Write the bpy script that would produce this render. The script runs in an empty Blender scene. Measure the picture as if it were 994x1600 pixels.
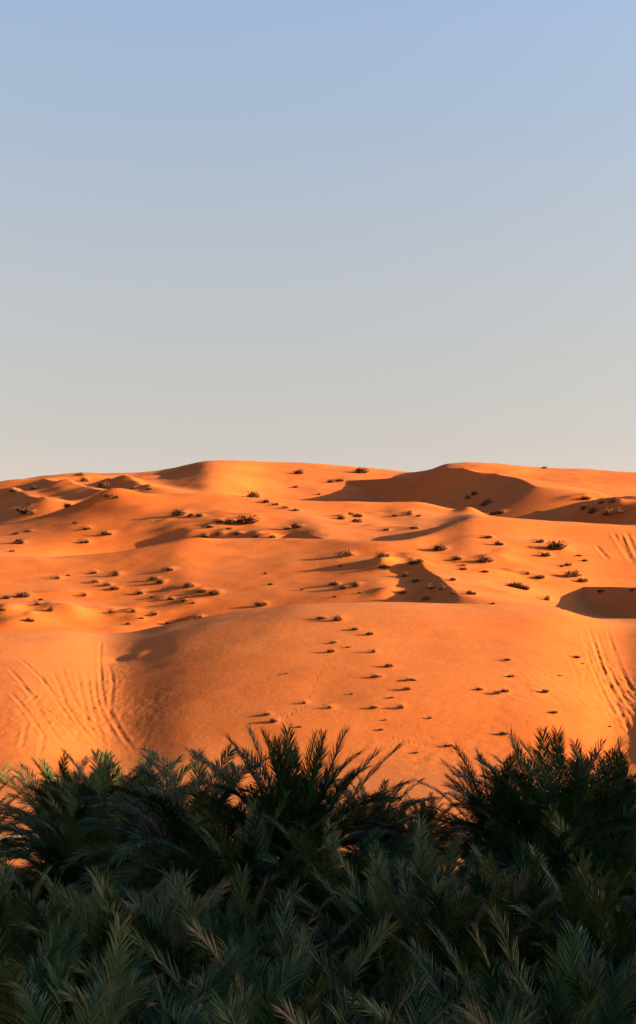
import bpy, bmesh, math, random
import numpy as np
from mathutils import Vector, Matrix

R = math.radians
scene = bpy.context.scene
col = scene.collection

# ------------------------------------------------------------------ camera
# a long lens held level, ten metres up, with a rise that puts the eye line at row 1000 of 1600
FPX = 2242.0            # focal length in photo pixels (994 wide)
CU, HZ = 497.0, 1000.0
EYE = 10.0
cam_data = bpy.data.cameras.new('camera')
cam_data.sensor_fit = 'HORIZONTAL'
cam_data.sensor_width = 36.0
cam_data.lens = 36.0 * FPX / 994.0
cam_data.shift_y = 200.0 / 994.0
cam_data.clip_start = 0.5
cam_data.clip_end = 20000.0
cam = bpy.data.objects.new('camera', cam_data)
col.objects.link(cam)
cam.location = (0, 0, EYE)
cam.rotation_euler = (R(90), 0, 0)
scene.camera = cam

# ------------------------------------------------------------------ light
SUN_EL, SUN_AZ = 11.5, 10.0       # elevation; degrees behind the camera's right-hand side
S_STR, SKY_STR, EXPO = 5.0, 0.089, 1.95
a, e = R(SUN_AZ), R(SUN_EL)
sun_dir = Vector((math.cos(e) * math.cos(a), -math.cos(e) * math.sin(a), math.sin(e)))
sl = bpy.data.lights.new('sun', 'SUN')
sl.energy = S_STR
sl.angle = R(0.6)
sl.color = (1.0, 0.68, 0.37)
so = bpy.data.objects.new('sun', sl)
col.objects.link(so)
so.rotation_euler = sun_dir.to_track_quat('Z', 'Y').to_euler()
so.location = (60, -20, 60)

world = bpy.data.worlds.new('World')
scene.world = world
world.use_nodes = True
wt = world.node_tree
wt.nodes.clear()
wo = wt.nodes.new('ShaderNodeOutputWorld')
bg = wt.nodes.new('ShaderNodeBackground')
sky = wt.nodes.new('ShaderNodeTexSky')
sky.sky_type = 'NISHITA'
sky.sun_disc = False
sky.sun_elevation = e
sky.sun_rotation = R(90) + a      # clockwise from +Y
sky.altitude = 200
sky.air_density = 1.0
sky.dust_density = 1.0
sky.ozone_density = 1.0
bg.inputs['Strength'].default_value = SKY_STR
# the evening air: brighter and warmer low down, deep above
gm = wt.nodes.new('ShaderNodeTexCoord')
sx = wt.nodes.new('ShaderNodeSeparateXYZ')
rp = wt.nodes.new('ShaderNodeValToRGB')
rp.color_ramp.interpolation = 'LINEAR'
stops = [(0.0, (.75, .48, .43)), (0.133, (.755, .52, .468)), (0.176, (.825, .580, .475)), (0.238, (.93, .67, .56)), (0.283, (.978, .73, .623)),
         (0.336, (.995, .797, .716)), (0.404, (1.04, .888, .851)), (0.60, (.26, .33, .46)), (1.0, (.17, .25, .42))]
while len(rp.color_ramp.elements) < len(stops): rp.color_ramp.elements.new(0.5)
for el_, (p_, c_) in zip(rp.color_ramp.elements, stops):
    el_.position = p_; el_.color = (*c_, 1)
mx = wt.nodes.new('ShaderNodeMix'); mx.data_type = 'RGBA'; mx.blend_type = 'MULTIPLY'
mx.inputs['Factor'].default_value = 1.0
wt.links.new(gm.outputs['Generated'], sx.inputs[0])
wt.links.new(sx.outputs['Z'], rp.inputs['Fac'])
wt.links.new(sky.outputs[0], mx.inputs['A'])
wt.links.new(rp.outputs['Color'], mx.inputs['B'])
lr = wt.nodes.new('ShaderNodeMapRange')          # sky brightness scaled up towards the sun's side, down to the left
lr.inputs['From Min'].default_value = -1; lr.inputs['From Max'].default_value = 1
lr.inputs['To Min'].default_value = .68; lr.inputs['To Max'].default_value = 1.32
wt.links.new(sx.outputs['X'], lr.inputs['Value'])
mx2 = wt.nodes.new('ShaderNodeMix'); mx2.data_type = 'RGBA'; mx2.blend_type = 'MULTIPLY'
mx2.inputs['Factor'].default_value = 1.0
wt.links.new(mx.outputs['Result'], mx2.inputs['A']); wt.links.new(lr.outputs[0], mx2.inputs['B'])
wt.links.new(mx2.outputs['Result'], bg.inputs['Color'])
wt.links.new(bg.outputs[0], wo.inputs['Surface'])

vs = scene.view_settings
vs.view_transform = 'Standard'
vs.look = 'None'
vs.exposure = EXPO
vs.gamma = 1.0
vs.use_curve_mapping = False
scene.cycles.max_bounces = 5
scene.cycles.diffuse_bounces = 3
scene.cycles.transparent_max_bounces = 4

# ------------------------------------------------------------------ helpers
def tag(o, label=None, cat=None, group=None, kind=None):
    if label: o['label'] = label
    if cat: o['category'] = cat
    if group: o['group'] = group
    if kind: o['kind'] = kind
    return o

def new_mesh(name, V, F4=None, F3=None, mats=(), smooth=True):
    """mesh from numpy arrays: V (n,3), quads F4 (m,4), triangles F3 (k,3)"""
    me = bpy.data.meshes.new(name)
    V = np.asarray(V, dtype=np.float32)
    n4 = 0 if F4 is None else len(F4)
    n3 = 0 if F3 is None else len(F3)
    me.vertices.add(len(V))
    me.vertices.foreach_set('co', V.ravel())
    loops = []
    if n4: loops.append(np.asarray(F4, dtype=np.int32).ravel())
    if n3: loops.append(np.asarray(F3, dtype=np.int32).ravel())
    loops = np.concatenate(loops)
    me.loops.add(len(loops))
    me.loops.foreach_set('vertex_index', loops)
    me.polygons.add(n4 + n3)
    starts = np.concatenate([np.arange(n4) * 4, n4 * 4 + np.arange(n3) * 3]).astype(np.int32)
    me.polygons.foreach_set('loop_start', starts)
    me.polygons.foreach_set('use_smooth', np.full(n4 + n3, smooth))
    for m in mats: me.materials.append(m)
    me.update(calc_edges=True)
    return me

def pchip(xk, yk, x):
    """monotone cubic through (xk, yk), evaluated at x; flat beyond the ends"""
    xk = np.asarray(xk, float); yk = np.asarray(yk, float)
    h = np.diff(xk); d = np.diff(yk) / h
    m = np.zeros_like(yk)
    for i in range(1, len(xk) - 1):
        if d[i-1] * d[i] > 0:
            w1 = 2 * h[i] + h[i-1]; w2 = h[i] + 2 * h[i-1]
            m[i] = (w1 + w2) / (w1 / d[i-1] + w2 / d[i])
    m[0] = d[0]; m[-1] = d[-1]
    xc = np.clip(x, xk[0], xk[-1])
    k = np.clip(np.searchsorted(xk, xc) - 1, 0, len(xk) - 2)
    t = (xc - xk[k]) / h[k]
    t2 = t * t; t3 = t2 * t
    return ((2*t3 - 3*t2 + 1) * yk[k] + (t3 - 2*t2 + t) * h[k] * m[k]
            + (-2*t3 + 3*t2) * yk[k+1] + (t3 - t2) * h[k] * m[k+1])

def curve(pts, x):
    p = np.array(pts, float)
    return pchip(p[:, 0], p[:, 1], x)

def vnoise(x, y, seed=0):
    """smooth value noise on arrays"""
    xi = np.floor(x).astype(np.int64); yi = np.floor(y).astype(np.int64)
    fx = x - xi; fy = y - yi
    fx = fx * fx * (3 - 2 * fx); fy = fy * fy * (3 - 2 * fy)
    def hsh(i, j):
        n = (i * 374761393 + j * 668265263 + seed * 2147483647) & 0xffffffff
        n = ((n ^ (n >> 13)) * 1274126177) & 0xffffffff
        return ((n ^ (n >> 16)) & 0xffff) / 65535.0
    a00 = hsh(xi, yi); a10 = hsh(xi+1, yi); a01 = hsh(xi, yi+1); a11 = hsh(xi+1, yi+1)
    return (a00*(1-fx)+a10*fx)*(1-fy) + (a01*(1-fx)+a11*fx)*fy

def fbm(x, y, seed=0, octv=3):
    s = 0; amp = 1.0; tot = 0
    for o in range(octv):
        s = s + amp * (vnoise(x * 2**o, y * 2**o, seed + o * 7) - 0.5)
        tot += amp; amp *= 0.5
    return s / tot

def smax(a_, b_, k):
    h = np.clip(0.5 + 0.5 * (a_ - b_) / k, 0, 1)
    return b_ * (1 - h) + a_ * h + k * h * (1 - h)

def px2w(u, v, Y):
    return ((u - CU) / FPX * Y, Y, EYE + (HZ - v) / FPX * Y)

# ------------------------------------------------------------------ terrain height field
FAN = 15.0
az_in = np.arctan((np.linspace(-70, 1064, 1050) - CU) / FPX)
lo, hi = az_in[0], az_in[-1]
az = np.concatenate([np.linspace(-math.pi, lo, 150)[:-1], az_in, np.linspace(hi, math.pi, 150)[1:]])
rad = np.concatenate([np.linspace(3, 60, 50), np.linspace(60, 98, 40)[1:], np.linspace(98, 188, 430)[1:],
                      np.linspace(188, 250, 150)[1:], np.linspace(250, 330, 150)[1:],
                      np.linspace(330, 470, 300)[1:], np.linspace(470, 6000, 50)[1:]])
NA, NR = len(az), len(rad)
U = np.clip(CU + FPX * np.tan(np.clip(az, -R(30), R(30))), -120, 1114)

# crest lines of the dunes, front to back: photo column -> row, photo column -> distance
A_row = curve([(-120,985),(0,985),(90,986),(160,991),(190,990),(250,979),(320,964),(400,951),(480,942),(600,940),(750,945),(850,949),(880,952),(905,960),(940,966),(994,966),(1114,968)], U)
A_dst = curve([(-120,160),(60,160),(110,160.3),(168,162.5),(280,161),(450,161.5),(600,161),(800,160),(900,160.5),(965,162.3),(1040,160),(1114,159)], U)
F_dst = curve([(-120,100),(20,98.5),(174,103.6),(300,99.6),(500,98),(700,97),(820,97),(905,98.6),(980,101.6),(1060,98),(1114,98)], U)
B_row = curve([(-120,872),(0,869),(100,868),(170,863),(230,853),(300,841),(400,841),(505,843),(600,846),(660,837),(708,815),(745,806),(870,815),(994,822),(1114,830)], U)
B_dst = curve([(-120,232),(150,232),(350,238),(480,234),(600,226),(650,231),(705,244),(760,247),(1114,244)], U)
C_row = curve([(-120,832),(0,820),(60,808),(130,790),(200,779),(260,773),(330,770),(380,775),(450,780),(520,783),(600,786),(650,784),(700,793),(740,799),(800,816),(994,824),(1114,832)], U)
C_dst = curve([(-120,305),(130,308),(350,310),(700,305),(760,300),(1114,295)], U)
D_row = curve([(-120,768),(0,755),(40,748),(80,741),(130,738),(200,738),(250,734),(290,727),(330,720),(420,721),(540,727),(600,734),(640,739),(670,736),(700,725),(740,723),(790,726),(850,731),(900,731),(950,735),(994,738),(1114,742)], U)
D_dst = curve([(-120,430),(240,440),(330,428),(450,455),(600,450),(700,430),(1114,430)], U)
dipAB = curve([(-120,6),(0,6),(150,8),(230,17),(320,14),(400,14),(600,14),(700,8),(800,8),(870,10),(1114,20)], U)
dipBC = curve([(-120,4),(0,4),(90,14),(200,30),(270,24),(350,8),(420,2),(480,10),(530,38),(600,42),(700,34),(740,2),(1114,2)], U)
f0BC = curve([(-120,.22),(440,.22),(520,.07),(700,.07),(760,.22),(1114,.22)], U)
f1BC = curve([(-120,.42),(440,.42),(520,.13),(700,.13),(760,.42),(1114,.42)], U)
dipCD = curve([(-120,24),(100,24),(250,14),(330,14),(420,34),(520,34),(600,22),(700,20),(740,4),(1114,4)], U)
def soft(c, w):
    n = int(w * 3); k = np.exp(-0.5 * (np.arange(-n, n+1) / w)**2); k /= k.sum()
    return np.convolve(np.pad(c, n, mode='edge'), k, mode='valid')
A_row, B_row, C_row, D_row = soft(A_row, 8), soft(B_row, 8), soft(C_row, 10), soft(D_row, 7)
dipAB, dipBC, dipCD, f0BC, f1BC = [soft(c_, 16) for c_ in (dipAB, dipBC, dipCD, f0BC, f1BC)]
A_low = soft(A_row, 130)
A_mid = soft(A_row, 28)
_a, _b = (HZ - A_row) - 3 + dipAB, HZ - A_low
_h = np.clip(.5 + .5*(_b - _a)/14, 0, 1)
AB_low = soft(_b*(1-_h) + _a*_h - 14*_h*(1-_h), 14)        # eased minimum of the two
A_dst, F_dst, B_dst = soft(A_dst, 9), soft(F_dst, 9), soft(B_dst, 10)
fade = 1.0 - 0.62 * np.clip((np.abs(az) - R(20)) / R(40), 0, 1)      # lower dunes round the rest of the horizon

Z = np.zeros((NA, NR))
ck = np.cos(np.clip(az, -R(FAN), R(FAN)))
Yeff = rad[None, :] * ck[:, None]
for i in range(NA):
    qa, qb, qc, qd = HZ - A_row[i], HZ - B_row[i], HZ - C_row[i], HZ - D_row[i]
    da, db, dc, dd, df = A_dst[i], B_dst[i], C_dst[i], D_dst[i], F_dst[i]
    g = 10 * FPX
    zf = lambda z, y: (z - EYE) * FPX / y
    za = EYE + qa / FPX * da
    L = da - df
    zm = EYE + (HZ - A_mid[i]) / FPX * da
    kx = [40, 60, df - 18, df, df + .30*L, df + .62*L, da - .12*L, da]
    kq = [zf(0, 40), zf(0, 60), zf(0, df-18), zf(.5, df), zf(.5 + .34*(zm-.5), df + .30*L), zf(.5 + .70*(zm-.5), df + .62*L), zf(.5 + .95*(.5*za+.5*zm-.5), da - .12*L), qa]
    def seg(d0, q0, d1, q1, dip, f0=.22, f1=.42, low=None):
        gp = d1 - d0
        m0 = (min(q0, q1) if low is None else low) - dip
        kx.extend([d0 + f0*gp, d0 + f1*gp, d1 - .2*gp, d1])
        kq.extend([m0, m0 + .30*(q1 - m0), m0 + .80*(q1 - m0), q1])
    seg(da, qa, db, qb, dipAB[i], low=AB_low[i])
    seg(db, qb, dc, qc, dipBC[i], f0BC[i], f1BC[i])
    seg(dc, qc, dd, qd, dipCD[i])
    kx.extend([dd + 60, dd + 400, dd + 1500, 7000]); kq.extend([qd - 30, qd*.55, qd*.2, 2])
    q = pchip(kx, kq, Yeff[i])
    z = EYE + q * Yeff[i] / FPX
    z = np.where(Yeff[i] < 60, 0, z)
    Z[i] = z * fade[i]
X = rad[None, :] * np.sin(az)[:, None]
Y = rad[None, :] * np.cos(az)[:, None]

def lift(u, v, d):
    """world point seen at photo pixel (u, v) at distance d"""
    return px2w(u, v, d)

def seg_field(pts):
    """for a polyline of world points: side (-1..1, eased round the ends), distance and crest height at each grid vertex"""
    best = np.full(X.shape, 1e9); sd = np.zeros(X.shape); zc = np.zeros(X.shape)
    for (x0, y0, z0), (x1, y1, z1) in zip(pts[:-1], pts[1:]):
        dx, dy = x1 - x0, y1 - y0
        L2 = dx*dx + dy*dy
        t = np.clip(((X - x0)*dx + (Y - y0)*dy) / L2, 0, 1)
        px, py = x0 + t*dx, y0 + t*dy
        d = np.hypot(X - px, Y - py)
        side = ((X - x0)*dy - (Y - y0)*dx) / math.sqrt(L2) / np.maximum(d, 1e-3)     # + = right of the direction of travel
        m = d < best
        best = np.where(m, d, best); sd = np.where(m, side, sd); zc = np.where(m, z0 + t*(z1 - z0), zc)
    return best, np.clip(sd, -1, 1), zc

def slip_ridge(pix, wind=7.0, lee=32.0, k=0.5):
    """sharp dune crest through (u, v, distance): steep lee on one side, gentle back on the other"""
    global Z
    p = np.array(pix, float)
    n = 40
    s = np.arange(len(p)); t = np.linspace(0, len(p)-1, n)
    pp = np.stack([pchip(s, p[:, j], t) for j in range(3)], 1)
    pts = [lift(*r) for r in pp]
    d, sd, zc = seg_field(pts)
    w = 0.5 + 0.5 * sd
    drop = math.tan(R(wind)) * (1-w) * d + math.tan(R(lee)) * w * d + 0.004 * (1-w) * d * d
    drop = np.sqrt(drop*drop + (0.12)**2) - 0.12
    Z = smax(Z, zc - drop, k)

def hollow(u, v, d, rx, ry, depth, rot=0.0, power=1.0):
    global Z
    x0, y0, _ = lift(u, v, d)
    c, s_ = math.cos(R(rot)), math.sin(R(rot))
    xx = ((X-x0)*c + (Y-y0)*s_) / rx; yy = (-(X-x0)*s_ + (Y-y0)*c) / ry
    Z = Z - depth * np.exp(-(xx*xx + yy*yy)**power)

# gentle relief
amp = np.clip((Yeff - 70) / 60, 0, 1)
Z += amp * (1.0 * fbm(X/26, Y/30, 3) * np.clip((Yeff-240)/100, .1, 1) + 0.5 * fbm(X/11, Y/9, 11) * np.clip((Yeff-150)/40, .3, 1))
Z += 0.25 * fbm(X/9, Y/9, 5) * np.clip((rad[None, :]-6)/10, 0, 1)

# --- slip faces and hollows seen in the photograph
# big shaded face under the skyline
slip_ridge([(494,774,428),(512,756,424),(545,751,414),(600,748,398),(650,742,380),(690,731,366),(720,731,360),(745,737,354),(775,740,350)])
slip_ridge([(772,741,352),(810,747,336),(838,760,318)], k=.9, lee=22, wind=5)
# dim mound in front of it, left
slip_ridge([(345,764,442),(385,752,440),(426,744,437),(470,739,433),(520,741,429)], lee=26, wind=6)
slip_ridge([(805,806,302),(860,796,290),(915,783,280),(960,779,268),(1020,780,256)], lee=28, wind=5)
# low slip faces among the hummocks at upper left
slip_ridge([(70,748,415),(110,758,385),(160,766,355)], k=1.3, lee=21, wind=4)
slip_ridge([(170,747,400),(205,754,375),(240,762,350)], k=1.3, lee=21, wind=4)
slip_ridge([(5,766,400),(45,775,370),(85,783,345)], k=1.3, lee=21, wind=4)
# dark hollow at the right edge
slip_ridge([(882,942,199),(877,932,202),(882,922,204),(900,917,202),(920,917,198),(950,917,190),(994,918,180),(1080,914,165)], k=.15)
# hollow left of centre right
slip_ridge([(618,868,222),(632,875,214),(656,884,203),(688,903,190),(718,930,176)], k=1.0, wind=5, lee=28)
slip_ridge([(326,742,436),(314,752,426),(318,764,414)], k=.4, lee=30, wind=6)
hollow(190, 860, 256, 12.5, 11, 6.0)

# unseen rise added behind the camera's right shoulder, shaped to shade the grove
def shade_hill(cx, cy, rx, ry, h, rot=0, pw=1.0):
    global Z
    c, s_ = math.cos(R(rot)), math.sin(R(rot))
    xx = ((X-cx)*c + (Y-cy)*s_) / rx; yy = (-(X-cx)*s_ + (Y-cy)*c) / ry
    Z = Z + h * np.exp(-(xx*xx + yy*yy)**pw)
shade_hill(175, -52, 38, 95, 44.4, 0, 4.0)

# ------------------------------------------------------------------ height lookup
def zat(x, y):
    r = math.hypot(x, y); aa = math.atan2(x, y)
    i = np.searchsorted(az, aa) - 1; j = np.searchsorted(rad, r) - 1
    i = int(np.clip(i, 0, NA-2)); j = int(np.clip(j, 0, NR-2))
    ta = (aa - az[i]) / (az[i+1] - az[i]); tr = (r - rad[j]) / (rad[j+1] - rad[j])
    tr = min(max(tr, 0), 1)
    return float((Z[i,j]*(1-ta)+Z[i+1,j]*ta)*(1-tr) + (Z[i,j+1]*(1-ta)+Z[i+1,j+1]*ta)*tr)

def ground_at(u, v, dmin=62.0):
    """first sand met along the sight line through photo pixel (u, v)"""
    aa = math.atan((u - CU) / FPX)
    i = int(np.clip(np.searchsorted(az, aa) - 1, 0, NA-2))
    t = (aa - az[i]) / (az[i+1] - az[i])
    zz = Z[i]*(1-t) + Z[i+1]*t
    yy = rad * math.cos(aa)
    q = (zz - EYE) * FPX / yy
    ok = np.where((q >= HZ - v) & (yy > dmin))[0]
    if not len(ok): return None
    j = ok[0]
    if j > 0 and yy[j-1] > dmin:
        f = ((HZ - v) - q[j-1]) / max(q[j] - q[j-1], 1e-6); f = min(max(f, 0), 1)
        d = yy[j-1] + f * (yy[j] - yy[j-1])
    else: d = yy[j]
    x = (u - CU) / FPX * d
    return x, d, zat(x, d)

# ------------------------------------------------------------------ shrub positions (photo column, row, width) per patch of sand
BUSH = {
 'of the small tufts high on the front dune': [(556,983,12,'d'),(579,991,12,'d'),(522,1004,11,'d'),(545,1011,10,'o'),(517,1018,12,'d'),(584,1018,16,'t'),(609,1041,14,'d'),(447,1052,8,'o')],
 'of the tufts halfway down the front dune': [(589,1057,16,'d'),(640,1062,14,'d'),(635,1077,12,'d'),(611,1090,8,'d'),(626,1105,20,'t'),(585,1106,12,'d'),(550,1084,7,'o'),(648,1063,7,'d')],
 'of the tufts right above the central palm': [(417,1116,14,'d'),(429,1127,15,'d'),(468,1136,8,'d'),(475,1098,15,'t'),(515,1105,18,'t')],
 "of the tufts on the front dune's right half": [(750,1077,13,'d'),(776,1083,13,'d'),(790,1080,14,'d'),(799,1057,10,'d'),(794,1031,11,'d'),(853,1081,12,'d'),(866,1113,12,'d'),(875,1055,7,'o'),(912,1037,6,'d'),(903,1027,11,'d')],
 'of the sparse tufts lowest on the front dune': [(600,1125,8,'o'),(595,1140,8,'d'),(672,1122,8,'d'),(700,1165,15,'o'),(788,1147,13,'d'),(649,1176,10,'o'),(952,1135,6,'d')],
 "along the front dune's crest": [(503,966,16,'d'),(528,967,28,'t'),(408,945,17,'d'),(310,965,15,'d'),(264,974,12,'o'),(855,936,20,'t')],
 'of the low tufts behind the front dune far left': [(35,931,20,'d'),(60,944,12,'o'),(63,937,10,'o'),(79,953,18,'t'),(48,969,18,'o'),(132,930,14,'t'),(12,934,14,'o'),(5,953,10,'o')],
 'in the thin scrub line left of the front crest': [(208,955,16,'t'),(241,960,12,'o'),(176,956,12,'o'),(201,975,10,'o'),(222,966,8,'o')],
 "of the tufts across the second dune's left face": [(90,903,16,'t'),(146,895,13,'o'),(181,898,20,'t'),(264,890,17,'o'),(150,909,13,'o'),(169,914,14,'o'),(180,920,15,'d'),(107,899,7,'o')],
 'in the diagonal shrub line on the second dune': [(240,905,15,'d'),(252,910,16,'d'),(296,916,18,'d'),(315,924,15,'d'),(334,927,23,'d')],
 'of the small tufts under the diagonal shrub line': [(218,927,14,'o'),(238,933,10,'o'),(268,936,11,'o'),(287,939,12,'o'),(293,933,9,'o'),(301,942,8,'o')],
 'on the smooth face centre of the second dune': [(473,921,8,'o'),(422,913,10,'o'),(414,896,8,'o'),(522,913,15,'d'),(537,919,13,'d'),(556,915,20,'t'),(524,932,8,'o'),(540,867,24,'d'),(531,884,8,'o'),(563,926,8,'o')],
 "around the second dune's shaded hollow": [(602,868,20,'o'),(598,886,18,'o'),(649,878,28,'o'),(633,899,16,'t'),(630,926,16,'p'),(665,936,16,'p'),(674,918,16,'p'),(690,920,14,'p'),(709,927,10,'p'),(649,908,12,'d')],
 'of the shrubs just right of the shaded hollow': [(688,858,22,'d'),(716,873,16,'o'),(760,876,24,'d'),(723,889,13,'o'),(757,893,12,'o'),(737,927,18,'o'),(707,906,12,'o'),(769,943,9,'o'),(725,883,9,'o')],
 'of the shrubs on the second dune upper right': [(762,839,17,'o'),(781,850,16,'o'),(843,846,18,'o'),(873,855,30,'d'),(852,867,20,'o'),(889,883,11,'d'),(913,876,10,'o'),(877,885,7,'o'),(904,868,10,'o')],
 'of the larger shrubs beside the dark oval hollow': [(825,896,14,'t'),(843,902,18,'d'),(809,916,22,'d'),(822,920,17,'d'),(798,915,12,'d'),(894,899,22,'d'),(912,908,16,'d'),(940,924,13,'d'),(988,922,10,'d')],
 'inside the sand bowl at left': [(167,834,19,'o'),(135,826,15,'o'),(132,847,16,'o'),(44,830,12,'o'),(25,834,11,'o'),(30,848,17,'d'),(18,861,10,'o'),(118,817,10,'o')],
 'of the shrubs beside the left sand bowl': [(282,803,22,'d'),(313,806,13,'d'),(299,806,10,'d'),(327,823,15,'o'),(342,815,14,'d'),(360,817,16,'d'),(320,839,13,'o')],
 'around the big rounded shrub on the third dune': [(389,814,36,'d'),(401,838,17,'o'),(373,834,16,'o'),(345,834,14,'o'),(464,823,20,'o'),(448,826,12,'o'),(357,826,10,'o'),(425,839,12,'o')],
 'in the diagonal scrub line atop the third dune': [(415,784,14,'o'),(430,788,14,'o'),(447,793,14,'o'),(464,797,12,'o'),(397,775,22,'d')],
 "on the third dune's rightmost sunlit slope": [(535,810,15,'d'),(559,815,15,'d'),(561,806,18,'o'),(549,803,9,'o'),(603,828,13,'o'),(640,803,18,'t'),(655,806,10,'o'),(647,825,14,'o'),(618,806,10,'o')],
 'on the skyline dune at centre': [(466,739,15,'d'),(566,737,20,'d'),(461,761,9,'d'),(498,772,6,'d'),(516,753,10,'d'),(530,751,12,'d')],
 'on the great shaded slope under the skyline': [(730,778,12,'p'),(742,772,12,'d'),(757,788,14,'p'),(764,784,12,'p'),(781,801,16,'d'),(770,803,10,'d')],
 'on the skyline dune at right': [(850,731,8,'d'),(917,779,17,'d'),(957,783,18,'d'),(926,800,18,'p'),(950,803,18,'p'),(912,795,14,'p'),(970,800,14,'p'),(940,785,14,'o')],
 'of the shrubs on the rough upper left hummocks': [(132,751,14,'d'),(124,742,14,'d'),(53,763,11,'d'),(21,767,16,'o'),(162,760,20,'d'),(106,791,15,'d'),(208,763,14,'o'),(172,774,16,'o'),(182,777,12,'o'),(232,764,12,'o')],
 'just above the sand bowl at far left': [(39,800,24,'o'),(30,797,12,'o'),(48,803,12,'d'),(46,787,8,'o')],
}
rng = random.Random(5)
bushes = []
for patch, lst in BUSH.items():
    for (u, v, w, k) in sorted(lst, key=lambda t_: t_[0]):
        g = ground_at(u, v)
        if g: bushes.append([patch, u, v, w, k, g])

def bump(x0, y0, rx, ry, h):
    """low mound at a world point, only the nearby part of the grid touched"""
    a0 = math.atan2(x0, y0); r0 = math.hypot(x0, y0); m = 3.2 * max(rx, ry)
    i0, i1 = np.searchsorted(az, [a0 - m/r0, a0 + m/r0]); j0, j1 = np.searchsorted(rad, [r0 - m, r0 + m])
    s_ = np.s_[max(i0-1, 0):i1+1, max(j0-1, 0):j1+1]
    Z[s_] += h * np.exp(-(((X[s_]-x0)/rx)**2 + ((Y[s_]-y0)/ry)**2))
# sand caught by each shrub, with a tail to leeward
for b_ in bushes:
    x0, y0, z0 = b_[5]; w = b_[3] * y0 / FPX
    if b_[3] >= 11:
        hh = w * (.07 if y0 < 175 else .13)
        bump(x0, y0 + .1*w, .55*w, .8*w, hh)
        bump(x0 - .9*w, y0 + .3*w, 1.1*w, .6*w, .5*hh)
# bare hummocks on the rough flats
for (u0, u1, v0, v1, n_, s0, s1) in [(0,240,746,800,34,2.0,5.0),(0,110,925,985,16,1.0,2.6),(110,300,945,985,14,.6,1.6),(590,860,860,935,38,.8,2.2),(340,480,800,840,16,.8,2.0),
                                (520,690,795,830,12,.8,2.0),(890,994,775,812,16,1.5,3.4),(240,330,800,845,8,1.0,2.2),(210,320,915,950,8,.5,1.2)]:
    for _ in range(n_):
        u = rng.uniform(u0, u1); v = rng.uniform(v0, v1); g = ground_at(u, v)
        if not g: continue
        s_ = rng.uniform(s0, s1)
        bump(g[0], g[1], s_*1.5, s_*rng.uniform(.7, 1.3), s_*rng.uniform(.10, .24))
# named dips and lumps
for (u, v, sx_, sy_, h_) in [(160,783,4,3,1.3),(190,772,4,3,1.2),(70,790,5,4,1.6),(15,770,5,4,1.4),(95,768,5,4,1.2),(262,974,3.0,4,-.7),(5,955,2.4,3,.7),(60,960,1.8,2.2,.25),
                              (212,1024,1.2,1.4,.16),(192,1028,1.3,1.5,-.2),(955,795,4,3,1.2),(735,800,2.5,3,1.0),(598,880,2.5,3,.9),(655,884,2.2,2.4,.9)]:
    g = ground_at(u, v)
    if g: bump(g[0], g[1], sx_, sy_, h_)

# ------------------------------------------------------------------ wheel tracks and churned sand
JN = int(np.searchsorted(rad, 300))
TD = 0.17
def track(pix, w=.30, depth=.10, rim=.5, wob=0.0, pair=0.0, fade_=True):
    pts = []
    for (u, v) in pix:
        g = ground_at(u, v, 90)
        if g: pts.append((g[0], g[1]))
    if len(pts) < 2: return
    p = np.array(pts); s = np.arange(len(p)); t = np.linspace(0, len(p)-1, 6*len(p))
    p = np.stack([pchip(s, p[:, 0], t), pchip(s, p[:, 1], t)], 1)
    offs = [0.0] if not pair else [-pair/2, pair/2]
    for of in offs:
        q_ = p + np.array([of, 0.0])
        aa = np.arctan2(q_[:, 0], q_[:, 1]); rr = np.hypot(q_[:, 0], q_[:, 1])
        i0, i1 = np.searchsorted(az, [aa.min() - .012, aa.max() + .012]); j0, j1 = np.searchsorted(rad, [rr.min() - 1.5, rr.max() + 1.5])
        s_ = np.s_[i0:i1, j0:j1]; xs, ys = X[s_], Y[s_]
        best = np.full(xs.shape, 9.0); along = np.zeros(xs.shape)
        for k_ in range(len(q_) - 1):
            x0, y0 = q_[k_]; x1, y1 = q_[k_+1]; dx, dy = x1-x0, y1-y0; L2 = dx*dx+dy*dy + 1e-9
            tt = np.clip(((xs-x0)*dx+(ys-y0)*dy)/L2, 0, 1)
            d = np.hypot(xs-x0-tt*dx, ys-y0-tt*dy)
            m = d < best; best = np.where(m, d, best); along = np.where(m, (k_+tt)/(len(q_)-1), along)
        env = np.clip(np.minimum(along, 1-along) * 6, 0, 1) if fade_ else 1.0
        env = env * (0.55 + 0.9*vnoise(xs*1.7, ys*1.1, 31))
        Z[s_] += env * depth * TD * (-np.exp(-(best/w)**2) + rim*np.exp(-((best-1.9*w)/(.8*w))**2))
for p_ in [[(30,1030),(42,1039),(70,1067),(106,1106),(141,1137),(169,1169)], [(21,1063),(53,1088),(74,1130),(100,1165)],
           [(81,1046),(92,1070),(106,1106),(123,1130),(151,1165)], [(42,1127),(38,1150),(32,1172)], [(70,1141),(66,1160),(60,1187)],
           [(134,1046),(141,1088),(151,1130),(165,1165)], [(148,1050),(151,1092),(162,1120),(185,1160)], [(169,1035),(176,1070),(172,1106),(187,1141),(215,1180)],
            [(45,1034),(60,1030),(90,1018)], [(60,1100),(90,1125),(130,1165)], [(10,1040),(40,1075),(60,1110),(70,1140)],
           [(15,1080),(45,1115),(75,1160)], [(95,1040),(112,1085),(140,1130)], [(120,1045),(128,1090),(140,1140)], [(60,1050),(85,1090),(120,1140)], [(155,1040),(160,1085),(175,1130)],
           [(158,1000),(156,1030),(160,1075)], [(100,1090),(60,1085),(40,1100)]]:
    track(p_, w=.17, depth=.13)
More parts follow.
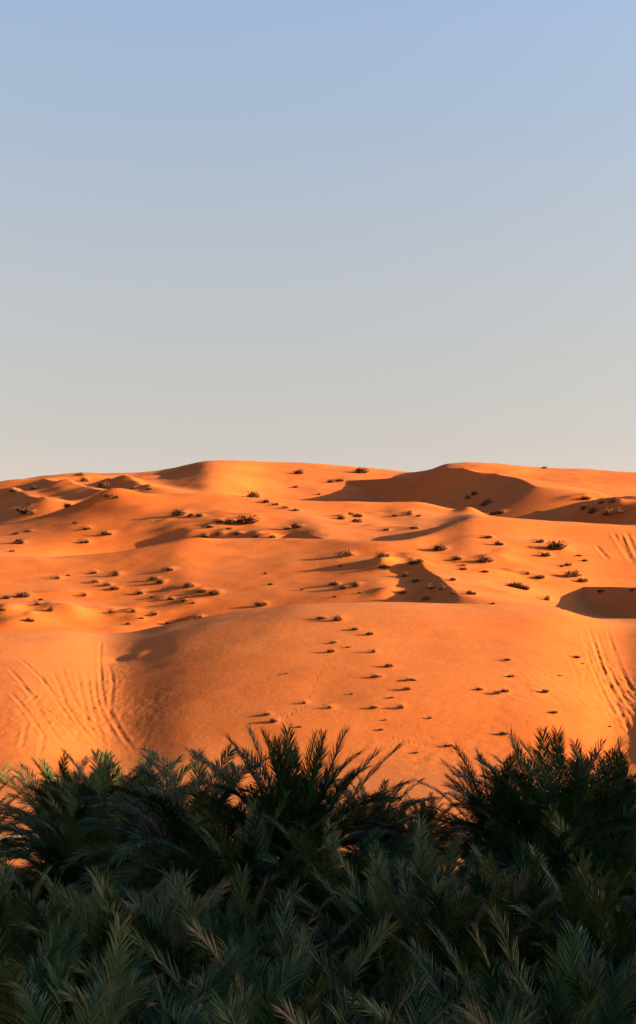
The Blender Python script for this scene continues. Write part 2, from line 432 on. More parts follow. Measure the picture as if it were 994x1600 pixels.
for p_ in [[(905,985),(919,1010),(933,1042),(961,1099),(982,1141),(994,1165)], [(930,980),(940,1010),(950,1042),(975,1088),(1000,1125)], [(918,975),(928,1005),(943,1050),(968,1105),(990,1150)],
           [(945,975),(958,1010),(978,1060),(1000,1095)], [(924,990),(936,1030),(955,1075),(985,1120)], [(912,1000),(925,1040),(948,1095),(972,1140)], [(953,1000),(965,1040),(990,1085)]]:
    track(p_, w=.17, depth=.14)
for p_ in [[(809,1032),(855,1056),(898,1088),(926,1120)], [(830,1030),(872,1052),(905,1075),(940,1110)], [(915,1035),(916,1050),(912,1067)], [(700,1141),(820,1137),(920,1128),(994,1119)],
           [(780,1150),(900,1138),(994,1130)], [(820,1050),(850,1075),(885,1110)], [(600,1158),(650,1160),(690,1166)], [(880,1010),(900,1050),(905,1080)]]:
    track(p_, w=.16, depth=.07)
for p_ in [[(958,832),(964,841),(975,860),(989,883)], [(978,830),(985,845),(1000,875)], [(930,850),(942,864),(950,875)], [(970,835),(978,856),(992,880)]]:
    track(p_, w=.34, depth=.38)
def churn(u, v, rx, ry, h, fx, fy, seed):
    g = ground_at(u, v, 90)
    if not g: return
    x0, y0, _ = g
    s_ = np.s_[:, :JN]
    m = np.exp(-(((X[s_]-x0)/rx)**2 + ((Y[s_]-y0)/ry)**2))
    Z[s_] += m * h * fbm(X[s_]*fx, Y[s_]*fy, seed, 3)
churn(110, 1120, 4.5, 9, .12, 2.2, 1.1, 41)
churn(160, 1080, 2.0, 14, .07, 2.4, .7, 42)
churn(235, 1120, 2.0, 10, .03, 2.0, 1.0, 43)
churn(955, 1060, 2.0, 14, .15, 2.4, .8, 44)
churn(985, 1130, 2.0, 9, .12, 2.2, .9, 45)
churn(840, 1080, 5.0, 9, .05, 1.5, 1.5, 46)
churn(690, 1180, 7.0, 6, .06, 1.2, 1.2, 47)
def prints(p0, p1, n_):
    for k_ in range(n_):
        t = k_ / (n_-1); u = p0[0] + t*(p1[0]-p0[0]) + (1.2 if k_ % 2 else -1.2); v = p0[1] + t*(p1[1]-p0[1])
        g = ground_at(u, v, 90)
        if g: bump(g[0], g[1], .09, .18, -.016)
prints((505,1040), (489,1072), 8); prints((489,1072), (480,1096), 7); prints((478,1104), (438,1124), 12); prints((606,1152), (668,1166), 16); prints((836,1104), (820,1130), 8)
# ------------------------------------------------------------------ materials
def mat(name):
    m = bpy.data.materials.new(name); m.use_nodes = True
    nt = m.node_tree; b = nt.nodes['Principled BSDF']
    return m, nt, b
def N(nt, t, **kw):
    n = nt.nodes.new(t)
    for k_, v_ in kw.items():
        if k_ in n.inputs: n.inputs[k_].default_value = v_
        else: setattr(n, k_, v_)
    return n

sand, nt, b = mat('red_sand')
b.inputs['Roughness'].default_value = 0.95
b.inputs['Specular IOR Level'].default_value = 0.1
tc = N(nt, 'ShaderNodeTexCoord')
n1 = N(nt, 'ShaderNodeTexNoise', Scale=0.045, Detail=4.0, Roughness=0.6)
n2 = N(nt, 'ShaderNodeTexNoise', Scale=0.9, Detail=5.0, Roughness=0.65)
ramp = N(nt, 'ShaderNodeValToRGB')
ramp.color_ramp.elements[0].position = 0.32; ramp.color_ramp.elements[0].color = (0.50, 0.136, 0.029, 1)
ramp.color_ramp.elements[1].position = 0.72; ramp.color_ramp.elements[1].color = (0.59, 0.190, 0.047, 1)
mix = N(nt, 'ShaderNodeMix', data_type='RGBA', blend_type='MULTIPLY')
mix.inputs['Factor'].default_value = 0.35
r2 = N(nt, 'ShaderNodeValToRGB')
r2.color_ramp.elements[0].position = 0.3; r2.color_ramp.elements[0].color = (0.72, 0.68, 0.66, 1)
r2.color_ramp.elements[1].position = 0.65; r2.color_ramp.elements[1].color = (1, 1, 1, 1)
for n_ in (n1, n2): nt.links.new(tc.outputs['Object'], n_.inputs['Vector'])
nt.links.new(n1.outputs['Fac'], ramp.inputs['Fac'])
nt.links.new(n2.outputs['Fac'], r2.inputs['Fac'])
nt.links.new(ramp.outputs['Color'], mix.inputs['A'])
nt.links.new(r2.outputs['Color'], mix.inputs['B'])
# skylight's pale tone painted onto the flats, redder on slopes, to sharpen the relief
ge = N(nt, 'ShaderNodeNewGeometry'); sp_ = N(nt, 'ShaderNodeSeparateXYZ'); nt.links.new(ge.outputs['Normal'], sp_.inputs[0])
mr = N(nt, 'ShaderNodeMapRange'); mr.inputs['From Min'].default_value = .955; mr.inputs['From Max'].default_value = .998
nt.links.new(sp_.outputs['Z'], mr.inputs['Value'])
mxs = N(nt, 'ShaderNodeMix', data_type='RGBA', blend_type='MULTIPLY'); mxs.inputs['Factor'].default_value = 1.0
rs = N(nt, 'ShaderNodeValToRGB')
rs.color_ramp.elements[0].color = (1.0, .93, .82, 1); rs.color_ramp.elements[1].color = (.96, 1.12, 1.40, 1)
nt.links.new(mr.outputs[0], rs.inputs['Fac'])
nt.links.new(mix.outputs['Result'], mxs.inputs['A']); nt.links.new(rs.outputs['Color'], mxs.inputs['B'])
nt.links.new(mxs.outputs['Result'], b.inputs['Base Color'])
wv = N(nt, 'ShaderNodeTexWave', Scale=0.9, Distortion=9.0, Detail=2.0)
wv.inputs['Detail Scale'].default_value = 0.6
mp = N(nt, 'ShaderNodeMapping'); mp.inputs['Rotation'].default_value = (0, 0, R(70)); mp.inputs['Scale'].default_value = (1.2, .5, 1)
nt.links.new(tc.outputs['Object'], mp.inputs['Vector']); nt.links.new(mp.outputs[0], wv.inputs['Vector'])
n3 = N(nt, 'ShaderNodeTexNoise', Scale=1.3, Detail=6.0, Roughness=0.7)
nt.links.new(tc.outputs['Object'], n3.inputs['Vector'])
ad = N(nt, 'ShaderNodeMath', operation='MULTIPLY_ADD')
nt.links.new(wv.outputs['Fac'], ad.inputs[0]); ad.inputs[1].default_value = 0.04
nt.links.new(n3.outputs['Fac'], ad.inputs[2])
bp = N(nt, 'ShaderNodeBump', Strength=0.22, Distance=0.25)
nt.links.new(ad.outputs[0], bp.inputs['Height']); nt.links.new(bp.outputs[0], b.inputs['Normal'])

# ------------------------------------------------------------------ terrain mesh
V = np.stack([X, Y, Z], -1).reshape(-1, 3)
ii = np.arange(NA-1)[:, None] * NR + np.arange(NR-1)[None, :]
ii = ii.reshape(-1)
F = np.stack([ii, ii + 1, ii + NR + 1, ii + NR], 1)[:, ::-1]
# the sheet closes on itself behind the camera; a fan of triangles closes the middle
cidx = len(V)
V = np.vstack([V, [[0, 0, float(Z[:, 0].mean())]]])
ring = np.arange(NA-1) * NR
F3 = np.stack([ring, ring + NR, np.full(NA-1, cidx)], 1)[:, ::-1]
me = new_mesh('terrain', V, F, F3, [sand])
ter = bpy.data.objects.new('terrain', me); col.objects.link(ter)
tag(ter, kind='structure')
print('terrain', len(V), 'normal z', me.polygons[1000].normal.z, me.polygons[len(F)+3].normal.z)
# ------------------------------------------------------------------ desert shrubs
def leafmat(name, c1, c2, rough=.7, attr=None, spec=.3, trans=0.0):
    m, nt, b = mat(name)
    b.inputs['Roughness'].default_value = rough
    b.inputs['Specular IOR Level'].default_value = spec
    n_ = N(nt, 'ShaderNodeTexNoise', Scale=3.0, Detail=3.0)
    t_ = N(nt, 'ShaderNodeTexCoord'); nt.links.new(t_.outputs['Object'], n_.inputs['Vector'])
    r_ = N(nt, 'ShaderNodeValToRGB')
    r_.color_ramp.elements[0].position = .35; r_.color_ramp.elements[0].color = (*c1, 1)
    r_.color_ramp.elements[1].position = .65; r_.color_ramp.elements[1].color = (*c2, 1)
    nt.links.new(n_.outputs['Fac'], r_.inputs['Fac'])
    nt.links.new(r_.outputs['Color'], b.inputs['Base Color'])
    return m
M_dark = leafmat('dry_dark_scrub', (.060,.028,.012), (.17,.078,.030))
M_olive = leafmat('olive_scrub', (.050,.028,.012), (.13,.070,.028))
M_pale = leafmat('pale_straw_scrub', (.11,.07,.035), (.26,.16,.08))

def shrub_mesh(name, m, seed, spread=1.0, height=.5, n=150, leaf=True):
    """unit-wide bush: forked twigs fanning from the root, each carrying narrow leaves"""
    r = random.Random(seed); V = []; F3 = []; F4 = []
    def blade(p, q, w):
        p = np.array(p); q = np.array(q); d = q - p
        s = np.cross(d, (r.uniform(-1,1), r.uniform(-1,1), r.uniform(-1,1))); L = np.linalg.norm(s)
        if L < 1e-6: return
        s = s / L * w; k = len(V); mid = p + d*.55
        V.extend([p - s*.5, p + s*.5, mid + s, mid - s, q]); F4.append((k, k+1, k+2, k+3)); F3.append((k+3, k+2, k+4))
    lob = [(r.uniform(-.32, .32)*spread, r.uniform(-.18, .18), r.uniform(.6, 1.1)) for _ in range(5)]
    for _ in range(n):
        cx, cy, ls = r.choice(lob)
        a_ = r.uniform(0, 2*math.pi); el = math.asin(r.uniform(.10, 1)) ; L = height * ls * r.uniform(.55, 1.1)
        p0 = (cx*.5, cy*.5, -.04)
        rad_ = L * math.cos(el)
        p1 = (cx + rad_*math.cos(a_)*.95*spread, cy + rad_*math.sin(a_)*.8, L*math.sin(el)*.95)
        blade(p0, p1, .007)
        if leaf:
            for k_ in range(11):
                t = r.uniform(.30, 1.0)
                q0 = [p0[j] + t*(p1[j]-p0[j]) for j in range(3)]
                q1 = [q0[0] + r.uniform(-.08,.08), q0[1] + r.uniform(-.08,.08), max(q0[2] + r.uniform(-.03,.10), -.02)]
                blade(q0, q1, .020)
    return new_mesh(name, V, np.array(F4), np.array(F3), [m], smooth=False)

def tuft_mesh(name, m, seed, height=.7, n=190):
    """unit-wide tuft of stiff blades leaning outwards"""
    r = random.Random(seed); V = []; F3 = []; F4 = []
    for _ in range(n):
        a_ = r.uniform(0, 2*math.pi); el = R(r.uniform(18, 88)); L = height * r.uniform(.5, 1.0)
        c = np.array([math.cos(a_)*math.cos(el), math.sin(a_)*math.cos(el), math.sin(el)])
        p = np.array([r.uniform(-.16,.16), r.uniform(-.10,.10), -.04])
        mid = p + c*L*.55; q = mid + (c + np.array([0, 0, -.35]))*L*.5
        s = np.array([-math.sin(a_), math.cos(a_), 0]) * .011; k = len(V)
        V.extend([p - s*.6, p + s*.6, mid + s, mid - s, q]); F4.append((k, k+1, k+2, k+3)); F3.append((k+3, k+2, k+4))
    return new_mesh(name, V, np.array(F4), np.array(F3), [m], smooth=False)

SH = {'d': [shrub_mesh('desert_shrub', M_dark, 1+i, 1.0, .46, 150) for i in range(3)],
      'o': [shrub_mesh('desert_shrub', M_olive, 11+i, 1.15, .34, 100) for i in range(3)],
      'p': [shrub_mesh('desert_shrub', M_pale, 21+i, .9, .55, 120) for i in range(2)],
      't': [tuft_mesh('desert_shrub', M_dark, 31, .65), tuft_mesh('desert_shrub', M_olive, 32, .55)]}
ORD = ['leftmost', 'second from the left', 'third from the left', 'fourth from the left', 'fifth from the left', 'sixth from the left',
       'seventh from the left', 'eighth from the left', 'ninth from the left', 'tenth from the left']
KIND = {'d': 'dark shrub', 'o': 'brown tuft', 'p': 'pale straw shrub', 't': 'spiky tuft'}
SPECIAL = {(389,814): 'largest dark rounded shrub, on the third dune left of centre', (566,737): 'dark shrub standing alone just below the skyline at centre',
           (408,945): 'small solid dark shrub right on the front dune crest, left of centre', (528,967): 'wide spiky shrub lying on the front dune just under its crest',
           (334,927): 'dark round shrub ending the diagonal shrub line on the second dune', (850,731): 'tiny dark shrub on the skyline at right',
           (310,965): 'dark shrub at the right tip of the shadow left of the front crest', (940,924): 'small dark shrub inside the dark oval hollow at right'}
rank = {}
rb = random.Random(77)
for patch, u, v, w, k, _g in bushes:
    g = ground_at(u, v + max(1.0, w*.10), 90)
    x0, y0, z0 = g
    wm = w * y0 / FPX * (1.02 if w > 12 else 1.1)
    o = bpy.data.objects.new('desert_shrub', rb.choice(SH[k])); col.objects.link(o)
    o.location = (x0, y0, z0 - .02*wm)
    hs = rb.uniform(.85, 1.25) * (.8 if y0 < 175 else 1.0)
    o.scale = (wm*rb.uniform(.85, 1.1), wm*rb.uniform(.8, 1.2), wm*hs*1.12)
    o.rotation_euler = (0, 0, rb.uniform(-.4, .4) + (math.pi if rb.random() < .5 else 0))
    rank[patch] = rank.get(patch, -1) + 1
    lab = SPECIAL.get((u, v)) or f"{KIND[k]}, {ORD[rank[patch]]} {patch}"
    tag(o, lab, 'shrub', 'desert shrubs, those ' + patch)
# ------------------------------------------------------------------ pale sandy track behind the grove, far left
pathm, nt, b = mat('pale_track')
b.inputs['Roughness'].default_value = .95
n_ = N(nt, 'ShaderNodeTexNoise', Scale=1.2, Detail=6.0, Roughness=.7)
t_ = N(nt, 'ShaderNodeTexCoord'); nt.links.new(t_.outputs['Object'], n_.inputs['Vector'])
r_ = N(nt, 'ShaderNodeValToRGB')
r_.color_ramp.elements[0].position = .35; r_.color_ramp.elements[0].color = (.50, .36, .24, 1)
r_.color_ramp.elements[1].position = .62; r_.color_ramp.elements[1].color = (.66, .48, .33, 1)
nt.links.new(n_.outputs['Fac'], r_.inputs['Fac']); nt.links.new(r_.outputs['Color'], b.inputs['Base Color'])
PV, PF = [], []
nx, ny = 60, 12
for i in range(nx):
    for j in range(ny):
        x = -75 + 62*i/(nx-1); y = 68 + 7.5*j/(ny-1) + 1.5*math.sin(x*.11) + (0.5*math.sin(x*.9) if j in (0, ny-1) else 0)
        PV.append((x, y, zat(x, y) + .03))
for i in range(nx-1):
    for j in range(ny-1):
        a_ = i*ny + j; PF.append((a_, a_+ny, a_+ny+1, a_+1))
o = bpy.data.objects.new('path', new_mesh('path', PV, np.array(PF), None, [pathm])); col.objects.link(o); tag(o, kind='structure')

# dark sheet added under the grove; its colour paints the black shade between crowns
shadem, nt, b = mat('grove_soil')
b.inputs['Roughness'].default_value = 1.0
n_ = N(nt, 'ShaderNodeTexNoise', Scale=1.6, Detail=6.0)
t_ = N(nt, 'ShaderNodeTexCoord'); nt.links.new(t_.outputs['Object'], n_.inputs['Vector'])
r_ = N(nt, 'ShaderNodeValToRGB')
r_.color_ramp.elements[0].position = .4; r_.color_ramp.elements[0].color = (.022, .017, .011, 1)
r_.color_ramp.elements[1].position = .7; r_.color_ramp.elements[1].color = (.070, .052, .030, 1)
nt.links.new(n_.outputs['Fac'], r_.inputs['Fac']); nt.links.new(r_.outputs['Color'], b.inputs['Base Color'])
PV, PF = [], []
nx, ny = 90, 60
for i in range(nx):
    for j in range(ny):
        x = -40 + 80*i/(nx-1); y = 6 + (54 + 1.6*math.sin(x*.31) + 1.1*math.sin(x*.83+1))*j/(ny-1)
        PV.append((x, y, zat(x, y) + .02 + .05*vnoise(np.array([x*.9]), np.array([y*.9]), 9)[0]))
for i in range(nx-1):
    for j in range(ny-1):
        a_ = i*ny + j; PF.append((a_, a_+ny, a_+ny+1, a_+1))
o = bpy.data.objects.new('grove_soil', new_mesh('grove_soil', PV, np.array(PF), None, [shadem])); col.objects.link(o); tag(o, kind='structure')

# ------------------------------------------------------------------ date palms
frondm, nt, b = mat('palm_frond')
at = N(nt, 'ShaderNodeAttribute', attribute_name='tint')
r_ = N(nt, 'ShaderNodeValToRGB')
st = [(0.0, (.003,.017,.006)), (.28, (.011,.043,.015)), (.52, (.048,.090,.024)), (.78, (.115,.130,.036)), (1.0, (.14,.10,.045))]
while len(r_.color_ramp.elements) < len(st): r_.color_ramp.elements.new(.5)
for el_, (p_, c_) in zip(r_.color_ramp.elements, st): el_.position = p_; el_.color = (*c_, 1)
nt.links.new(at.outputs['Fac'], r_.inputs['Fac']); nt.links.new(r_.outputs['Color'], b.inputs['Base Color'])
b.inputs['Roughness'].default_value = .40
b.inputs['Specular IOR Level'].default_value = .15
trunkm, nt, b = mat('palm_trunk')
n_ = N(nt, 'ShaderNodeTexNoise', Scale=9.0, Detail=5.0)
t_ = N(nt, 'ShaderNodeTexCoord'); nt.links.new(t_.outputs['Object'], n_.inputs['Vector'])
r_ = N(nt, 'ShaderNodeValToRGB')
r_.color_ramp.elements[0].color = (.05, .032, .02, 1); r_.color_ramp.elements[1].color = (.20, .14, .085, 1)
nt.links.new(n_.outputs['Fac'], r_.inputs['Fac']); nt.links.new(r_.outputs['Color'], b.inputs['Base Color'])
b.inputs['Roughness'].default_value = .9

def frond(r, L, azd, el0, bend, tint, nl=46, leaf=.50, twist=0.0, side=0.0):
    """one feather leaf: curved midrib and two ranks of stiff leaflets; returns verts, quads, tris, tints"""
    n = 16
    s = np.linspace(0, 1, n)
    el = R(el0) - R(bend) * s**1.9
    aa = R(azd) + R(side) * s**1.5
    d = np.stack([np.cos(el)*np.cos(aa), np.cos(el)*np.sin(aa), np.sin(el)], 1)
    P = np.vstack([[0, 0, 0], np.cumsum((d[1:] + d[:-1]) * .5 * L/(n-1), 0)])
    P += .13 * np.array([math.cos(R(azd)), math.sin(R(azd)), 0])
    sv = np.stack([-np.sin(aa), np.cos(aa), 0*aa], 1)
    nv = np.cross(d, sv)
    tw = R(twist) * s
    S = sv*np.cos(tw)[:, None] + nv*np.sin(tw)[:, None]
    Nn = -np.cross(d, S) * -1
    V, F4, F3, T = [], [], [], []
    # midrib
    wr = .042*(1-s)**1.2 + .007
    for i in range(n):
        V += [P[i] + S[i]*wr[i], P[i] - S[i]*wr[i], P[i] - Nn[i]*wr[i]*.8]; T += [min(tint+.14, .62)]*3
    for i in range(n-1):
        k = 3*i
        F4 += [(k, k+1, k+4, k+3), (k+1, k+2, k+5, k+4), (k+2, k, k+3, k+5)]
    V = [np.array(V)]; T = [np.array(T)]; base = 3*n
    # leaflets
    k = np.arange(nl)
    sl_ = .10 + .90 * (k/(nl-1))
    for sg in (-1, 1):
        ss = np.clip(sl_ + r.uniform(-.006, .006, nl), 0, .999)
        x = ss*(n-1); i0 = np.floor(x).astype(int); f = (x-i0)[:, None]; i1 = np.minimum(i0+1, n-1)
        p = P[i0]*(1-f)+P[i1]*f; dd = d[i0]*(1-f)+d[i1]*f; SS = (S[i0]*(1-f)+S[i1]*f)*sg; NN = Nn[i0]*(1-f)+Nn[i1]*f
        prof = np.clip((ss-.08)/.22, .25, 1) * (1 - .42*ss**5)
        ln = leaf * prof * r.uniform(.85, 1.1, nl)
        ang = R(1)*(52 - 27*ss + r.uniform(-8, 8, nl))
        up = R(1)*(np.where(r.random(nl) < .7, r.uniform(14, 34, nl), r.uniform(-15, 14, nl)))
        out = SS*np.cos(up)[:, None] + NN*np.sin(up)[:, None]
        ld = dd*np.cos(ang)[:, None] + out*np.sin(ang)[:, None]
        wv_ = np.cross(ld, NN); wv_ /= np.linalg.norm(wv_, axis=1)[:, None] + 1e-9
        fold = R(1)*r.uniform(-35, 35, nl)
        wd = wv_*np.cos(fold)[:, None] + NN*np.sin(fold)[:, None]
        hw = .0145 * (.6 + .4*prof)[:, None]
        drp = np.array([0, 0, -1.0]) * (ln*.10)[:, None]
        m1 = p + ld*(ln*.45)[:, None]; tip = p + ld*ln[:, None] + drp
        vv = np.stack([p - wd*hw*.5, p + wd*hw*.5, m1 + wd*hw, m1 - wd*hw, tip], 1).reshape(-1, 3)
        V.append(vv)
        tt = np.clip(tint + r.normal(0, .11, nl) + .10*ss, 0, 1)
        T.append(np.stack([tt, tt, tt, tt, np.clip(tt+.20, 0, 1)], 1).ravel())  # leaflet tips lightened, a lit highlight painted into the tint
        q = base + 5*np.arange(nl)
        F4 += list(zip(q, q+1, q+2, q+3)); F3 += list(zip(q+3, q+2, q+4))
        base += 5*nl
    return np.vstack(V), np.array(F4), np.array(F3), np.concatenate(T)

def crown_mesh(seed, specs=None, n=56, L0=5.0, tint0=.3, up=84, low=-4, nl=132, leaf=.74, bend0=36, bend1=80):
    r = np.random.default_rng(seed)
    if specs is None:
        specs = []
        for i in range(n):
            t = (i + r.uniform(-.4, .4)) / (n-1); t = min(max(t, 0), 1)
            el = up - (up-low) * t**1.15 + r.uniform(-5, 5)
            tn = tint0 + r.normal(0, .13) + (.27 if r.random() < .24 else 0) + (.45 if t > .93 and r.random() < .3 else 0) + .10*t
            specs.append((L0 * r.uniform(.80, 1.06) * (1 - .10*t), (i*137.5 + r.uniform(-18, 18)) % 360, el, bend0 + (bend1-bend0)*t + r.uniform(-8, 10), tn))
    Vs, Q, Tr, T = [], [], [], []; b_ = 0
    for (L, azd, el0, bend, tn) in specs:
        v, q, f3, tt = frond(r, L, azd, el0, bend, min(max(tn, 0), 1), nl, leaf, r.uniform(-35, 35), r.uniform(-26, 26))
        Vs.append(v); Q.append(q + b_); Tr.append(f3 + b_); T.append(tt); b_ += len(v)
    me = new_mesh('crown', np.vstack(Vs), np.vstack(Q), np.vstack(Tr), [frondm], smooth=False)
    at_ = me.attributes.new('tint', 'FLOAT', 'POINT'); at_.data.foreach_set('value', np.concatenate(T).astype(np.float32))
    return me

def trunk_mesh(seed, h):
    """stout young date palm stem wrapped in cut leaf bases"""
    r = random.Random(seed); V, Q = [], []
    ns, nz = 12, 8
    for j in range(nz+1):
        z = -.25 + (h + .35) * j/nz; rr = .24 + .05*math.sin(j) * .4 + (.08 if j == 0 else 0) - (.10 if j == nz else 0)
        for i in range(ns):
            a_ = 2*math.pi*i/ns; V.append((rr*math.cos(a_), rr*math.sin(a_), z))
    for j in range(nz):
        for i in range(ns): Q.append((j*ns+i, j*ns+(i+1) % ns, (j+1)*ns+(i+1) % ns, (j+1)*ns+i))
    m = int(h/.055)
    for k in range(m):
        a_ = R(137.5*k); z = h*k/m; c, s_ = math.cos(a_), math.sin(a_)
        b0 = len(V)
        for (ro, w, dz) in ((.20, .09, 0), (.33, .055, .22)):
            for (dw, dr) in ((-w, 0), (w, 0), (w*.8, -.05), (-w*.8, -.05)):
                V.append(((ro+dr)*c - dw*s_, (ro+dr)*s_ + dw*c, z + dz - (dr*.6)))
        for q in ((0,1,5,4), (1,2,6,5), (2,3,7,6), (3,0,4,7), (4,5,6,7)): Q.append(tuple(b0+x_ for x_ in q))
    return new_mesh('trunk', V, np.array(Q), None, [trunkm])

TR = {h: trunk_mesh(i, h) for i, h in enumerate((.8, 1.4, 2.0, 2.8, 3.6))}
CR = {
 'a': crown_mesh(1, n=66, tint0=.22),
 'b': crown_mesh(2, n=62, tint0=.30),
 'c': crown_mesh(3, n=60, tint0=.16, low=-6),
 'y': crown_mesh(4, n=58, tint0=.46, low=5, bend1=84),  # yellower tint paints in sunlight on the back fronds
 'u': crown_mesh(5, n=58, tint0=.26, up=86, low=12, bend0=22, bend1=60),
 'v': crown_mesh(6, n=60, tint0=.36, low=2, bend0=30, bend1=72),
 'w': crown_mesh(7, n=56, tint0=.20, low=-4, bend0=56, bend1=100),
}
# the tall central palm: an upright fan of straight fronds over a dense skirt
hs = [(4.6,176,58,26,.30),(4.2,170,77,14,.36),(3.7,200,84,10,.26),(4.0,120,86,8,.32),(3.9,20,82,10,.26),(4.2,10,74,10,.20),(4.6,0,56,14,.24),
      (4.5,-8,40,36,.20),(3.5,95,80,12,.3),(3.6,-60,78,16,.2),(3.4,-120,80,18,.18),(3.7,186,52,40,.2),(3.6,25,44,30,.42),(3.3,40,60,20,.5),(4.0,178,84,16,.3),(4.3,172,71,20,.24),(4.1,185,62,30,.2),(3.9,5,84,14,.3),(4.1,-12,64,22,.2),(4.0,250,80,20,.2),(4.2,190,48,38,.22),(4.2,8,48,34,.22),(3.9,60,82,12,.34)]
rr_ = np.random.default_rng(50)
for i in range(50):
    t = i/49; hs.append((3.9*rr_.uniform(.8, 1.05), (i*137.5) % 360, 74 - 74*t + rr_.uniform(-5, 5), 42 + 55*t, .16 + rr_.normal(0, .08)))
CR['hero'] = crown_mesh(8, specs=hs, nl=130, leaf=.74)
hr = [(3.6,178,66,20,.26),(3.9,150,78,12,.26),(3.8,100,85,8,.30),(3.9,60,80,12,.28),(3.8,10,70,14,.24),(3.5,0,54,20,.28),(3.6,182,48,26,.32),(3.2,175,30,34,.5),(3.3,190,20,40,.58)]
for i in range(50):
    t = i/49; hr.append((3.8*rr_.uniform(.8, 1.05), (i*137.5+40) % 360, 74 - 74*t + rr_.uniform(-5, 5), 42 + 55*t, .18 + rr_.normal(0, .08)))
CR['hero2'] = crown_mesh(9, specs=hr, nl=130, leaf=.74)

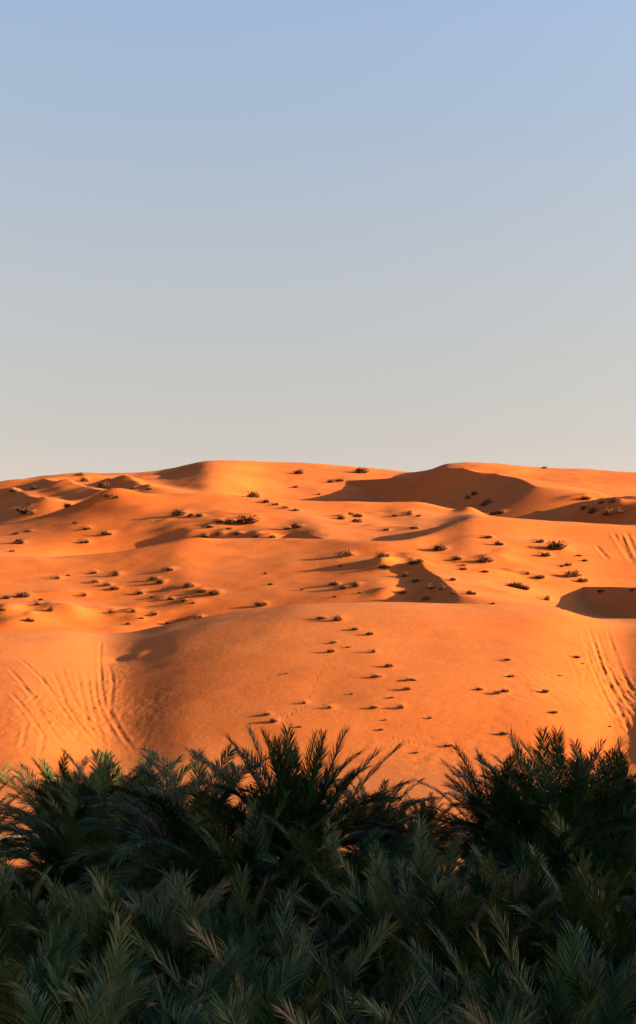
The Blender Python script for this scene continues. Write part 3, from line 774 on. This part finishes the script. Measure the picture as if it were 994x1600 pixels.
# (photo column and row of the topmost frond tips, distance, crown, size, turn, label)
PALMS = [
 (462,1126,42,'hero',1.0,0,'tallest palm of the grove, standing centre with an upright fan of fronds'),
 (305,1158,43,'w',1.0,40,'dark dense palm just left of the tall central palm'),
 (-50,1172,56,'v',.85,10,'olive palm at the left edge of the back row'),
 (88,1168,56,'y',.85,80,'yellowish palm second from the left in the back row'),
 (140,1174,54,'a',.95,200,'dark green palm third from the left in the back row'),
 (186,1160,52,'b',1.0,120,'broad palm fourth from the left in the back row'),
 (236,1162,56,'y',.9,300,'straw tinted palm behind the dense palm left of centre'),
 (118,1228,48,'c',.85,33,'low dark palm in front of the back row at left'),
 (160,1225,46,'a',.95,77,'dark spreading palm under the broad palm of the left back row'),
 (575,1200,47,'y',.6,150,'olive palm peeping out right behind the tall central palm'),
 (625,1246,50,'b',.55,20,'small palm in the gap right of the tall central palm'),
 (660,1234,52,'v',.42,60,'smallest palm of the gap before the right hand palms'),
 (772,1158,44,'v',.66,190,'loose palm with spreading fronds leftmost of the right hand palms'),
 (858,1132,42,'hero2',1.0,0,'tall dark palm with a fan of fronds at right'),
 (908,1134,44,'u',1.0,120,'upright palm touching the tall dark palm on its right'),
 (985,1160,45,'a',1.0,10,'dark palm at the right edge of the back row'),
 (830,1235,40,'w',.85,260,'drooping palm in front of the tall dark palm at right'),
 (945,1240,39,'c',.95,5,'dark palm below the right edge of the back row'),
 (400,1235,38,'c',.9,100,'dark palm filling the shade below the tall central palm'),
 (520,1265,37,'w',.85,210,'arching palm right below the tall central palm'),
 (660,1285,36,'b',.85,50,'palm with brownish tips in the middle below the gap'),
 (10,1345,31,'b',.9,45,'grey green palm at the left edge of the middle row'),
 (120,1350,31,'u',.9,140,'bluish palm second from the left in the middle row'),
 (215,1338,30,'y',.95,15,'yellow tipped palm with bent fronds left of centre in the middle row'),
 (375,1345,29,'u',1.0,95,'pale green upright palm just left of the picture centre'),
 (600,1318,32,'b',1.05,111,'palm right of centre whose fronds fan to both sides'),
 (695,1340,31,'v',.85,250,'olive palm under the loose palm of the right group'),
 (760,1325,32,'y',.9,30,'short yellow tinged palm in the right middle row'),
 (828,1302,33,'u',1.0,200,'bluish upright palm below the tall dark palm at right'),
 (900,1318,32,'b',.9,65,'pale green palm second from the right in the middle row'),
 (978,1322,31,'v',.9,285,'palm at the right edge of the middle row'),
 (10,1405,24,'a',1.0,60,'dark palm filling the left edge of the front rows'),
 (140,1440,23,'v',1.0,160,'palm with long slanting fronds second in the front rows from left'),
 (300,1465,22,'b',.95,0,'green palm in the front rows under the pale upright palm'),
 (440,1412,24,'v',1.0,85,'feathery palm in the front rows near the centre'),
 (630,1445,24,'u',.95,275,'blue green upright palm in the front rows right of centre'),
 (845,1425,22,'u',1.05,105,'bushy upright palm in the front rows at right'),
 (975,1440,23,'b',.95,205,'palm with a pale slanting frond at the right front edge'),
 (80,1525,18,'w',.9,20,'lowest palm in the bottom left corner'),
 (300,1560,18,'y',.85,230,'olive palm at the bottom edge left of centre'),
 (455,1510,18,'u',.9,330,'palm with a clear herringbone frond at the bottom centre'),
 (620,1545,17,'v',.85,70,'palm at the bottom edge just right of centre'),
 (780,1545,18,'a',.9,290,'dark palm at the bottom edge near the right corner'),
 (950,1530,18,'v',.75,40,'lowest palm in the bottom right corner'),
]
TOPH = {k_: max(v_.co.z for v_ in m_.vertices) for k_, m_ in CR.items()}
proto = bpy.data.objects.new('date_palm', None); col.objects.link(proto)
pt = bpy.data.objects.new('trunk', TR[2.0]); col.objects.link(pt); pt.parent = proto
pc = bpy.data.objects.new('crown', CR['a']); col.objects.link(pc); pc.parent = proto
for i, (u, v, d, ck_, sc_, tn, lab) in enumerate(PALMS):
    if i == 0: o, t1, c1 = proto, pt, pc
    else:
        o, t1, c1 = proto.copy(), pt.copy(), pc.copy()
        for q_ in (o, t1, c1): col.objects.link(q_)
        t1.parent = o; c1.parent = o
    x, y, zt = px2w(u, v, d)
    g0 = zat(x, y)
    h = zt - g0 - TOPH[ck_]*sc_
    if h < .5: sc_ *= max(.5, (zt - g0 - .5) / (TOPH[ck_]*sc_)); h = .5
    hk = min(TR, key=lambda k_: abs(k_ - h))
    o.location = (x, y, g0); o.rotation_euler = (0, 0, 0)
    t1.data = TR[hk]; t1.location = (0, 0, 0); t1.scale = (1, 1, h/hk); t1.rotation_euler = (0, 0, R(tn*1.7))
    c1.data = CR[ck_]; c1.location = (0, 0, h); c1.scale = (sc_,)*3; c1.rotation_euler = (0, 0, R(tn)) if 'hero' in ck_ else (.12*math.sin(i*2.3), .12*math.cos(i*1.7), R(tn))
    tag(o, lab, 'palm tree', 'date palms of the grove')
